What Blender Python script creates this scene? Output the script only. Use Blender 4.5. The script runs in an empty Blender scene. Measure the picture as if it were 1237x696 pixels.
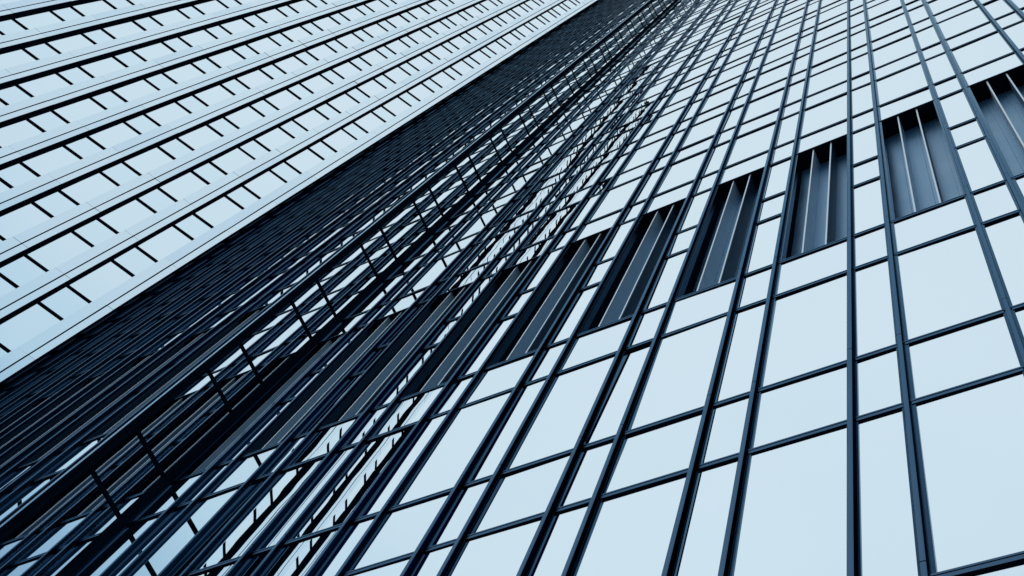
import bpy, bmesh, math, random
from mathutils import Matrix, Vector

random.seed(11)
scene = bpy.context.scene
COL = scene.collection

# ------------------------------------------------------------------ camera
S = 4.66                     # metres per unit: distance from the camera to the glass wall
EYE = 1.6
R = [[-0.86703449, -0.42907485, 0.25327055], [0.33607183, -0.87890658, -0.33849513], [0.3678409, -0.20836985, 0.90624228]]
FPX = 1448.369
cam = bpy.data.cameras.new('camera')
camo = bpy.data.objects.new('camera', cam)
COL.objects.link(camo)
M = Matrix.Identity(4)
for i in range(3):
    M[i][0] = R[0][i]
    M[i][1] = -R[1][i]
    M[i][2] = -R[2][i]
M[2][3] = EYE
camo.matrix_world = M
cam.sensor_width = 36.0
cam.lens = FPX / 1237.0 * 36.0
cam.clip_start = 0.05
cam.clip_end = 6000
scene.camera = camo

# ------------------------------------------------------------------ sky, sun, exposure
SUN_EL, SUN_AZ = math.radians(32), math.radians(52)      # azimuth measured from +X towards +Y
world = bpy.data.worlds.new('World')
scene.world = world
world.use_nodes = True
nt = world.node_tree
nt.nodes.clear()
def N(t, **k):
    n = nt.nodes.new(t)
    for a, b in k.items():
        setattr(n, a, b)
    return n
out = N('ShaderNodeOutputWorld')
bg = N('ShaderNodeBackground'); bg.inputs[1].default_value = 0.1
sky = N('ShaderNodeTexSky', sky_type='NISHITA', sun_disc=False)
sky.sun_elevation = SUN_EL
sky.sun_rotation = math.pi / 2 - SUN_AZ
sky.dust_density = 3.0
tc = N('ShaderNodeTexCoord')
sep = N('ShaderNodeSeparateXYZ')
noi = N('ShaderNodeTexNoise'); noi.inputs['Scale'].default_value = 2.3; noi.inputs['Detail'].default_value = 4; noi.inputs['Roughness'].default_value = 0.5
mad = N('ShaderNodeMath', operation='MULTIPLY_ADD'); mad.inputs[1].default_value = 0.22; mad.inputs[2].default_value = -0.11
add = N('ShaderNodeMath', operation='ADD')
ramp = N('ShaderNodeValToRGB')
e = ramp.color_ramp.elements
CLOUD = ((0.0, (0.04, 0.10, 0.18)), (0.56, (0.09, 0.20, 0.32)), (0.68, (0.29, 0.48, 0.65)), (0.735, (0.48, 0.67, 0.80)), (0.79, (0.575, 0.725, 0.825)), (0.92, (0.64, 0.775, 0.86)))
while len(e) < len(CLOUD):
    e.new(0.5)
for el, (p, c) in zip(e, CLOUD):
    el.position = p; el.color = (*c, 1)
sc10 = N('ShaderNodeVectorMath', operation='SCALE'); sc10.inputs['Scale'].default_value = 10.6
mix = N('ShaderNodeMix', data_type='RGBA'); mix.inputs[0].default_value = 0.93
L = nt.links.new
L(tc.outputs['Generated'], sep.inputs[0]); L(tc.outputs['Generated'], noi.inputs['Vector'])
L(noi.outputs['Fac'], mad.inputs[0]); L(mad.outputs[0], add.inputs[0]); L(sep.outputs['Z'], add.inputs[1])
L(add.outputs[0], ramp.inputs[0]); L(ramp.outputs[0], sc10.inputs[0])
L(sky.outputs[0], mix.inputs[6]); L(sc10.outputs[0], mix.inputs[7])
L(mix.outputs[2], bg.inputs[0]); L(bg.outputs[0], out.inputs[0])

sun = bpy.data.lights.new('sun', 'SUN')
sun.energy = 0.5; sun.angle = math.radians(12); sun.color = (1.0, 0.97, 0.93)
suno = bpy.data.objects.new('sun', sun); COL.objects.link(suno)
sd = Vector((math.cos(SUN_EL) * math.cos(SUN_AZ), math.cos(SUN_EL) * math.sin(SUN_AZ), math.sin(SUN_EL)))
suno.rotation_euler = sd.to_track_quat('Z', 'Y').to_euler()
suno.location = (0, 30, 60)

scene.view_settings.view_transform = 'Standard'
scene.view_settings.look = 'None'
scene.view_settings.exposure = 0
scene.view_settings.gamma = 1
scene.render.engine = 'CYCLES'
scene.cycles.max_bounces = 12
scene.cycles.glossy_bounces = 8

# ------------------------------------------------------------------ materials
def mat(name, col, rough=0.5, metal=0.0, spec=0.5, bump=0.0, bscale=1.0, var=0.0, vscale=1.0, rvar=0.0, det=2.0, edge=None):
    m = bpy.data.materials.new(name); m.use_nodes = True
    t = m.node_tree; b = t.nodes['Principled BSDF']
    b.inputs['Base Color'].default_value = (*col, 1)
    b.inputs['Roughness'].default_value = rough
    b.inputs['Metallic'].default_value = metal
    b.inputs['Specular IOR Level'].default_value = spec
    if edge:                    # tint of the sheen at glancing angles
        b.inputs['Specular Tint'].default_value = (*edge, 1)
    c = t.nodes.new('ShaderNodeTexCoord')
    if bump:
        n = t.nodes.new('ShaderNodeTexNoise'); n.inputs['Scale'].default_value = bscale; n.inputs['Detail'].default_value = det
        bp = t.nodes.new('ShaderNodeBump'); bp.inputs['Strength'].default_value = 1.0; bp.inputs['Distance'].default_value = bump
        t.links.new(c.outputs['Object'], n.inputs['Vector']); t.links.new(n.outputs['Fac'], bp.inputs['Height'])
        t.links.new(bp.outputs[0], b.inputs['Normal'])
    if var or rvar:
        n2 = t.nodes.new('ShaderNodeTexNoise'); n2.inputs['Scale'].default_value = vscale; n2.inputs['Detail'].default_value = 6
        t.links.new(c.outputs['Object'], n2.inputs['Vector'])
        if var:
            mp = t.nodes.new('ShaderNodeMapRange'); mp.inputs[3].default_value = 1 - var; mp.inputs[4].default_value = 1 + var
            mx = t.nodes.new('ShaderNodeVectorMath'); mx.operation = 'SCALE'; mx.inputs[0].default_value = col
            t.links.new(n2.outputs['Fac'], mp.inputs[0]); t.links.new(mp.outputs[0], mx.inputs['Scale'])
            t.links.new(mx.outputs[0], b.inputs['Base Color'])
        if rvar:
            mr = t.nodes.new('ShaderNodeMapRange'); mr.inputs[3].default_value = max(0, rough - rvar); mr.inputs[4].default_value = rough + rvar
            t.links.new(n2.outputs['Fac'], mr.inputs[0]); t.links.new(mr.outputs[0], b.inputs['Roughness'])
    return m

GLASS = mat('coated_glass', (0.95, 0.975, 0.985), 0.0, 1.0, bump=0.0008, bscale=0.85, det=1.0, var=0.012, vscale=0.8)
GLASS_SHORT = mat('coated_spandrel_glass', (0.93, 0.96, 0.975), 0.0, 1.0, bump=0.0008, bscale=0.85, det=1.0, var=0.012, vscale=0.8)
FRONT_LIT = mat('blue_metal_front_lit', (0.080, 0.128, 0.192), 0.26, 1.0, 0.5, var=0.18, vscale=1.3, rvar=0.06, edge=(0.50, 0.64, 0.76))  # light on fin and bar fronts put into a paler metal
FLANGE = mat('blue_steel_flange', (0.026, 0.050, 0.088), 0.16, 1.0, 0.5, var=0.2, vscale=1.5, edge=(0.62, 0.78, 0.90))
SIDE_SHADED = mat('blue_steel_side_shaded', (0.008, 0.020, 0.037), 0.3, 1.0, 0.5, var=0.2, vscale=1.5, edge=(0.07, 0.15, 0.25))  # shade on the fin sides put into a darker metal
DARK = mat('black_steel_and_shade', (0.0045, 0.011, 0.021), 0.8, 0.0, 0.0, var=0.25, vscale=1.2)  # black steel; also shade put into bar undersides, column sides and the return
LOUV = mat('satin_louvre_metal', (0.19, 0.38, 0.57), 0.36, 0.55, 0.5, var=0.14, vscale=1.6, rvar=0.08)
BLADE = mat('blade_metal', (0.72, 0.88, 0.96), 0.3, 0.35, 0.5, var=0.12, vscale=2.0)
BLADE_SHADED = mat('blade_metal_shaded', (0.07, 0.13, 0.20), 0.4, 0.5, 0.5, var=0.15, vscale=2.0)  # same blades, their shade put into a darker metal
EDGE = mat('blade_edge_skylit', (0.72, 0.80, 0.86), 0.3, 0.5, 0.5, var=0.06, vscale=3)  # sky light on the blade edges put into a pale colour
POST = mat('post_highlight', (0.36, 0.52, 0.66), 0.25, 1.0, 0.5, var=0.1, vscale=1.0, edge=(0.85, 0.92, 0.97))  # corner highlight put into the post as a paler metal
COVER = mat('pale_column_cladding', (0.84, 0.895, 0.93), 0.06, 1.0, 0.5, bump=0.0002, bscale=0.7, var=0.02, vscale=0.5)
COVER_B = mat('pale_column_cladding_deeper', (0.77, 0.85, 0.905), 0.07, 1.0, 0.5, bump=0.0002, bscale=0.7, var=0.02, vscale=0.5)  # slightly deeper tone, given to some panels at random
TGLASS = mat('pale_tower_glass', (0.95, 0.975, 0.985), 0.0, 1.0, bump=0.0002, bscale=0.7, det=1.5)
TGLASS_S = mat('pale_tower_spandrel', (0.90, 0.955, 0.98), 0.0, 1.0, bump=0.0002, bscale=0.7, det=1.5)
WALL = mat('dark_wall', (0.003, 0.0075, 0.015), 0.8, 0.0, 0.0, var=0.2, vscale=0.3)
ROOF = mat('roof_gravel', (0.25, 0.26, 0.27), 0.9, var=0.2, vscale=6)
PAVE = mat('plaza_paving', (0.22, 0.24, 0.26), 0.8, var=0.25, vscale=0.8, bump=0.002, bscale=30)

# ------------------------------------------------------------------ mesh helpers
class MB:
    """collects boxes in a facade frame and links them as one mesh object"""
    def __init__(s):
        s.v = []; s.f = []; s.m = []
    def quad(s, pts, mi=0):
        k = len(s.v); s.v += [Vector(p) for p in pts]; s.f.append(tuple(range(k, k + len(pts)))); s.m.append(mi)
    def box(s, F, a0, a1, d0, d1, z0, z1, front=0, side=1, under=None, top=None, ch=0.0, back=True, tilt=(0, 0)):
        """a along the wall, d outward, z up (units); chamfered front edges if ch"""
        under = side if under is None else under
        top = side if top is None else top
        P = lambda a, d, z: F.p(a, d, z)
        if ch:
            prof = [(a0, d0), (a1, d0), (a1, d1 - ch), (a1 - ch, d1), (a0 + ch, d1), (a0, d1 - ch)]
            mats = [side, side, front, front, front, side]
        else:
            prof = [(a0, d0), (a1, d0), (a1, d1), (a0, d1)]
            mats = [side, side, front, side]
        n = len(prof)
        for i in range(n):
            if i == 0 and not back:
                continue
            (x0, y0), (x1, y1) = prof[i], prof[(i + 1) % n]
            s.quad([P(x0, y0, z0), P(x1, y1, z0), P(x1, y1, z1), P(x0, y0, z1)], mats[i])
        s.quad([P(x, y, z0) for x, y in reversed(prof)], under)
        s.quad([P(x, y, z1) for x, y in prof], top)
    def build(s, name, mats, parent=None, kind=None, fix=True):
        me = bpy.data.meshes.new(name)
        o0 = parent.location if parent else Vector((0, 0, 0))
        me.from_pydata([tuple(v - o0) for v in s.v], [], s.f)
        for m in mats:
            me.materials.append(m)
        for p, mi in zip(me.polygons, s.m):
            p.material_index = mi
        me.update()
        bm = bmesh.new(); bm.from_mesh(me); bmesh.ops.remove_doubles(bm, verts=bm.verts, dist=1e-5); bmesh.ops.recalc_face_normals(bm, faces=bm.faces); bm.to_mesh(me); bm.free()
        ob = bpy.data.objects.new(name, me); COL.objects.link(ob)
        if parent:
            ob.parent = parent
        if kind:
            ob['kind'] = kind
        return ob

class Frame:
    def __init__(s, origin, adir, normal):
        s.o, s.a, s.n = origin, adir, normal
    def p(s, a, d, z):
        return Vector(((s.o[0] + s.a[0] * a + s.n[0] * d) * S, (s.o[1] + s.a[1] * a + s.n[1] * d) * S, z * S + EYE))

def project(P):
    x, y, z = P.x / S, P.y / S, (P.z - EYE) / S
    q = [R[i][0] * x + R[i][1] * y + R[i][2] * z for i in range(3)]
    if q[2] <= 0.02:
        return None
    return (q[0] / q[2] * FPX + 618.5, q[1] / q[2] * FPX + 348)

def screen_area(pts):
    """area in the picture of a polygon, clipped to the frame"""
    q = [project(p) for p in pts]
    if any(x is None for x in q):
        return 0
    def clip(poly, ax, lim, sg):
        o = []
        for i in range(len(poly)):
            A, B = poly[i], poly[(i + 1) % len(poly)]
            ia, ib = sg * (A[ax] - lim) <= 0, sg * (B[ax] - lim) <= 0
            if ia: o.append(A)
            if ia != ib:
                t = (lim - A[ax]) / (B[ax] - A[ax])
                o.append((A[0] + t * (B[0] - A[0]), A[1] + t * (B[1] - A[1])))
        return o
    for ax, lim, sg in ((0, 0, -1), (0, 1237, 1), (1, 0, -1), (1, 696, 1)):
        q = clip(q, ax, lim, sg)
        if not q:
            return 0
    return abs(sum(q[i][0] * q[(i + 1) % len(q)][1] - q[(i + 1) % len(q)][0] * q[i][1] for i in range(len(q)))) / 2

def emit(name, items, mats, parent, limit=100):
    """items: (screen area, MB); the largest become parts, the rest one part"""
    items.sort(key=lambda t: -t[0])
    for a, mb in items[:limit]:
        mb.build(name, mats, parent)
    rest = items[limit:]
    if rest:
        big = MB()
        for a, mb in rest:
            k = len(big.v); big.v += mb.v; big.m += mb.m
            big.f += [tuple(i + k for i in f) for f in mb.f]
        big.build(name, mats, parent, 'stuff')

def thing(name, label, cat, loc):
    o = bpy.data.objects.new(name, None); COL.objects.link(o)
    o.location = loc; o['label'] = label; o['category'] = cat
    return o

def pane(F, a0, a1, z0, z1, mi, tilt=0.0, thick=0.004):
    """one sheet of glass, a slightly uneven set of its four corners"""
    mb = MB()
    j = lambda: random.gauss(0, tilt)
    t1, t2 = j(), j()
    hw, hz = (a1 - a0) / 2, (z1 - z0) / 2
    d = lambda sa, sz: t1 * sa * hw + t2 * sz * hz
    fr = [F.p(a0, d(-1, -1), z0), F.p(a1, d(1, -1), z0), F.p(a1, d(1, 1), z1), F.p(a0, d(-1, 1), z1)]
    bk = [F.p(a0, d(-1, -1) - thick, z0), F.p(a1, d(1, -1) - thick, z0), F.p(a1, d(1, 1) - thick, z1), F.p(a0, d(-1, 1) - thick, z1)]
    mb.quad(fr, mi); mb.quad(bk[::-1], mi)
    for i in range(4):
        k = (i + 1) % 4
        mb.quad([fr[k], fr[i], bk[i], bk[k]], mi)
    return screen_area(fr), mb

# ------------------------------------------------------------------ ground
g = MB()
g.quad([(-1500, -1500, 0), (1500, -1500, 0), (1500, 1500, 0), (-1500, 1500, 0)])
gr = g.build('ground', [PAVE]); gr['kind'] = 'structure'

# ------------------------------------------------------------------ glass tower
GZ = -EYE / S                       # ground level in units
LOW = [GZ + 0.10, 0.45, 1.289, 2.185, 3.087, 3.907, 4.700, 5.560, 6.400, 7.237, 8.068]
LEV = [(l, l + 0.295) for l in LOW]
LEV[3] = (2.185, 2.483); LEV[4] = (3.087, 3.377); LEV[5] = (3.907, 4.187); LEV[6] = (4.700, 4.990)
while LEV[-1][0] < 30:
    LEV.append((LEV[-1][0] + 0.833, LEV[-1][1] + 0.833))
TOPV = LEV[-1][1] + 0.02
BARH, BARD = 0.018, 0.0045
FINW, FIND = 0.0105, 0.0188
LB, LT = 3.377, 4.700               # the louvred plant floor
PER, WIDE = 0.3325, 0.224

gt = thing('glass_tower', 'dark office tower of ribbed mirror glass with a louvred plant floor, on the right', 'office tower', (1.3 * S, -3 * S, 0))
mullions, transoms, windows, louvres = [], [], [], []

def rowset():
    """(z0, z1, kind) of the sheets of glass between the bars"""
    rows = []
    prev = GZ
    for lo, hi in LEV:
        rows.append((prev, lo, 'tall')); rows.append((lo + BARH, hi, 'short'))
        prev = hi + BARH
    return rows
ROWS = rowset()

def facade(F, fins, wide_at, louvred, tilt, shaded=0, FIND=FIND):
    """fins: positions along the wall; wide_at(i): whether the bay after fin i is wide"""
    for i, a in enumerate(fins):
        mb = MB()
        nw = wide_at(i - 1)             # the bay on the near side (towards lower a) is wide
        dep = (FIND - 0.003 if nw else FIND) if not shaded else FIND
        hw = FINW / 2 if not shaded else (0.006, 0.014)[i]
        # the bracket strip the glass is held by, then the fin in storey lengths with open joints
        fl = 1 if shaded else 2
        mb.box(F, a - (0.0155 if nw and not shaded else 0.0115), a + 0.0115, -0.02, 0.003, GZ, TOPV, fl, fl)
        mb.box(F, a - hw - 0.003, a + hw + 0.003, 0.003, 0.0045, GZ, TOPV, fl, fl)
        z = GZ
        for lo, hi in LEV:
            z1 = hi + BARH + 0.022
            mb.box(F, a - hw, a + hw, 0.0045, dep, z, z1 - 0.0025, shaded * 1, 3 - 2 * shaded, under=1, ch=0.0016)
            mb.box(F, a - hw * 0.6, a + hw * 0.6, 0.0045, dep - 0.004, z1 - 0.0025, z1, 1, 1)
            z = z1
        ar = max(screen_area([F.p(a - FINW / 2, FIND, zz), F.p(a + FINW / 2, FIND, zz), F.p(a + FINW / 2, FIND, zz + 1), F.p(a - FINW / 2, FIND, zz + 1)]) for zz in (0.9, 2, 3, 4, 6, 10, 15))
        mullions.append((ar, mb))
    for i in range(len(fins) - 1):
        a0, a1 = fins[i], fins[i + 1]
        wide = wide_at(i)
        lv = wide and louvred
        for z0, z1, k in ROWS:
            if lv and z0 > LB and z1 < LT + 0.01:
                continue
            windows.append(pane(F, a0 + 0.004, a1 - 0.004, z0 - 0.003, z1 + 0.003, 0 if k == 'tall' else 1, tilt))
        if lv:
            louvres.append((F, a0 + 0.006, a1 - 0.006))
    # bars: one per level along the wall, broken round the louvres into one bar per bay
    for lo, hi in LEV:
        for z in (lo, hi):
            inl = louvred and LB + 0.01 < z < LT - 0.01
            top = louvred and abs(z - LT) < 0.01
            mb = MB(); ar = 0
            for i in range(len(fins) - 1):
                if inl and wide_at(i):
                    continue
                h0 = z + 0.011 if (top and wide_at(i)) else z
                a0, a1 = fins[i] + FINW / 2 + 0.0005, fins[i + 1] - FINW / 2 - 0.0005
                mb.box(F, a0, a1, -0.02, BARD, h0, z + BARH, shaded, 1, top=shaded, ch=0)
                if not shaded:
                    mb.box(F, a0, a1, BARD, BARD + 0.0010, z + BARH * 0.66, z + BARH - 0.001, shaded, 1)
                ar += screen_area([F.p(a0, BARD, z), F.p(a1, BARD, z), F.p(a1, BARD, z + BARH), F.p(a0, BARD, z + BARH)])
                if inl:
                    transoms.append((ar, mb)); mb = MB(); ar = 0
            if mb.v:
                transoms.append((ar, mb))

FA = Frame((0, -1), (1, 0), (0, 1))                    # the long wall beside the camera
FB = Frame((2.922, 0), (0, -1), (-1, 0))               # the short return that faces the camera
FC = Frame((0, -0.742), (1, 0), (0, 1))                # the wall that steps forward, running away
UC = 2.922
fa = []
for k in range(-4, 8):
    fa += [0.262 + PER * k, 0.262 + PER * k + PER - WIDE]
fa.append(0.262 + PER * 8 - 0.012)
facade(FA, fa, lambda i: i % 2 == 1, True, 0.0035)
facade(FB, [0.742 + 0.013, 0.742 + 0.236], lambda i: True, False, 0.0012, 1)  # whole return in black, its shade put into the colour
fc = [UC + 0.030]
for k in range(10):
    fc += [UC + 0.030 + PER * k + WIDE, UC + 0.030 + PER * (k + 1)]
fc = [x for x in fc if x < 5.93]
facade(FC, fc, lambda i: i % 2 == 0, True, 0.0016, 0, 0.0215)

emit('mullion', mullions, [FRONT_LIT, DARK, FLANGE, SIDE_SHADED], gt)
emit('transom', transoms, [FRONT_LIT, DARK], gt)
emit('window', windows, [GLASS, GLASS_SHORT], gt)

# corner post between the return and the forward wall
cp = MB()
cp.box(FC, UC - 0.004, UC + 0.012, -0.02, 0.016, GZ, TOPV, 0, 1, ch=0.002)
cp.box(FC, UC + 0.0125, UC + 0.0155, -0.02, 0.008, GZ, TOPV, 1, 1)
cp.build('corner_post', [POST, DARK], gt)

# louvred openings: a box open to the front with two upright blades
DEP = 0.067
for F, a0, a1 in louvres:
    z0, z1 = LB + BARH, LT + 0.012
    mb = MB()
    P = F.p
    mb.quad([P(a0, -DEP, z0), P(a1, -DEP, z0), P(a1, -DEP, z1), P(a0, -DEP, z1)], 0)
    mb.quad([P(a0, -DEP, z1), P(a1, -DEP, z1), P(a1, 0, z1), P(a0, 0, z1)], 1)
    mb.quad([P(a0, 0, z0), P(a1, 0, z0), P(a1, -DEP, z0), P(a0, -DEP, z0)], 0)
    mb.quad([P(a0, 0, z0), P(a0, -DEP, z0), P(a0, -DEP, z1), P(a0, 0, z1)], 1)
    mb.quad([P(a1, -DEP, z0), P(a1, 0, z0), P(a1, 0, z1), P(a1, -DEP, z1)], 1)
    w = (a1 - a0) / 3
    for k in range(3):     # folded sheet behind the blades
        mb.box(F, a0 + w * k + w * 0.30, a0 + w * k + w * 0.36, -DEP, -DEP + 0.003, z0, z1, 0, 0)
    lp = mb.build('louvre_panel', [LOUV, DARK], gt)
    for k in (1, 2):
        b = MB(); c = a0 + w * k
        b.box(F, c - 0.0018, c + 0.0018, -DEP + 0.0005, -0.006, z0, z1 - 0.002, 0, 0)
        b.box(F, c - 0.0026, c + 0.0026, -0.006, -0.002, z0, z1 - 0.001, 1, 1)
        ob = b.build('louvre_blade', [BLADE if k == 2 else BLADE_SHADED, EDGE], None)
        for v in ob.data.vertices:
            v.co -= gt.location
        ob.parent = lp

# core behind the glass
def prism(poly, z0, z1, name, parent, mats):
    mb = MB(); n = len(poly)
    pts = lambda z: [Vector((x * S, y * S, z * S + EYE)) for x, y in poly]
    b, t = pts(z0), pts(z1)
    for i in range(n):
        j = (i + 1) % n
        mb.quad([b[i], b[j], t[j], t[i]], 0)
    mb.quad(b[::-1], 0); mb.quad(t, 1)
    return mb.build(name, mats, parent)
core = [(-1.07, -1.075), (2.90, -1.075), (2.999, -1.075), (2.999, -0.815), (5.97, -0.815), (5.97, -6.0), (-1.07, -6.0)]
prism(core[::-1], GZ, TOPV, 'wall', gt, [WALL, ROOF])

# ------------------------------------------------------------------ pale tower
D = 4.87
t = (-0.50702204, -0.86193309); n = (-t[1], t[0])
FT = Frame((n[0] * D, n[1] * D), t, (-n[0], -n[1]))
GAPD = 0.036                        # how far the columns stand out from the glass
PT, CW = 0.0713 * D, 0.0262 * D
TLOW0, TPER, TSH = 6.089, 0.8395, 0.312
tl = []
k = -8
while TLOW0 + k * TPER < 30:
    lo = TLOW0 + k * TPER
    if lo > GZ:
        tl.append((lo, lo + TSH))
    k += 1
TTOP = tl[-1][1] + 0.3
tt = thing('pale_tower', 'pale tower of broad smooth columns with short dark window bars, on the left', 'office tower', (6.0 * S, 2.0 * S, 0))
cols, tbars, twin = [], [], []
NCOL = 9
for c in range(NCOL):
    r1 = -0.4303 * D - c * PT
    r0 = r1 - CW
    js = r0 + CW * 0.60              # the upright open joint
    mb = MB()
    mb.box(FT, r0 + 0.004, r1 - 0.004, GAPD - 0.014 if c == 0 else -0.03, GAPD - 0.010, GZ, TTOP, 1, 1)
    z = GZ
    for lo, hi in tl + [(TTOP, TTOP - 0.04)]:
        z1 = min(hi + 0.04, TTOP)
        if z1 - z < 0.01:
            continue
        for (x0, x1) in ((r0, js - 0.005), (js + 0.005, r1)):
            # cladding panel; each hangs a hair out of true
            ta, tz = random.gauss(0, 0.004), random.gauss(0, 0.0022)
            fm = 0 if random.random() < 0.8 else 2
            hx, hz = (x1 - x0) / 2, (z1 - z) / 2
            dd = lambda sa, sz: GAPD + ta * sa * hx + tz * sz * hz
            za, zb = z + 0.0012, z1 - 0.0012
            fr = [FT.p(x0, dd(-1, -1), za), FT.p(x1, dd(1, -1), za), FT.p(x1, dd(1, 1), zb), FT.p(x0, dd(-1, 1), zb)]
            bk = [FT.p(x0, GAPD - 0.012, za), FT.p(x1, GAPD - 0.012, za), FT.p(x1, GAPD - 0.012, zb), FT.p(x0, GAPD - 0.012, zb)]
            mb.quad(fr, fm)
            for i in range(4):
                j = (i + 1) % 4
                mb.quad([fr[j], fr[i], bk[i], bk[j]], 1)
        # returns either side of the column, their shade put in as black
        z = z1
    if c:
        mb.box(FT, r1 - 0.004, r1 - 0.0005, -0.03, GAPD - 0.0125, GZ, TTOP, 1, 1)
    mb.box(FT, r0 + 0.0005, r0 + 0.004, -0.03, GAPD - 0.0125, GZ, TTOP, 1, 1)
    ar = max(screen_area([FT.p(r0, GAPD, zz), FT.p(r1, GAPD, zz), FT.p(r1, GAPD, zz + 2), FT.p(r0, GAPD, zz + 2)]) for zz in (5, 8, 12, 18))
    cols.append((ar, mb))
    if c < NCOL - 1:
        g1, g0 = r0, r1 - PT         # the glass between this column and the next
        prev = GZ
        for lo, hi in tl:
            twin.append(pane(FT, g0, g1, prev, lo + 0.003, 0, 0.0022))
            twin.append(pane(FT, g0, g1, lo + 0.019, hi + 0.003, 1, 0.0022))
            prev = hi + 0.019
            for z in (lo, hi):
                b = MB()
                b.box(FT, g0 + 0.0006, g1 - 0.0006, -0.02, 0.010, z, z + 0.013, 0, 0)
                tbars.append((screen_area([FT.p(g0, 0.02, z), FT.p(g1, 0.02, z), FT.p(g1, 0.02, z + 0.022), FT.p(g0, 0.02, z + 0.022)]), b))
        twin.append(pane(FT, g0, g1, prev, TTOP, 0, 0.002))
emit('column', cols, [COVER, DARK, COVER_B], tt)
emit('transom', tbars, [DARK], tt)
emit('window', twin, [TGLASS, TGLASS_S], tt)
s0, s1 = -0.4303 * D, -0.4303 * D - NCOL * PT + PT - CW
q = lambda a, d: (FT.o[0] + t[0] * a - n[0] * d, FT.o[1] + t[1] * a - n[1] * d)
rc = -0.4303 * D - CW + 0.006
far = q(s1, -4.0)
prism([q(s1, -0.035), q(rc, -0.035), q(rc, GAPD - 0.0135), q(s0 - 0.0005, GAPD - 0.0135), (5.985, -0.738), (5.99, -0.80), (8.7, -2.4), far], GZ, TTOP, 'wall', tt, [WALL, ROOF])
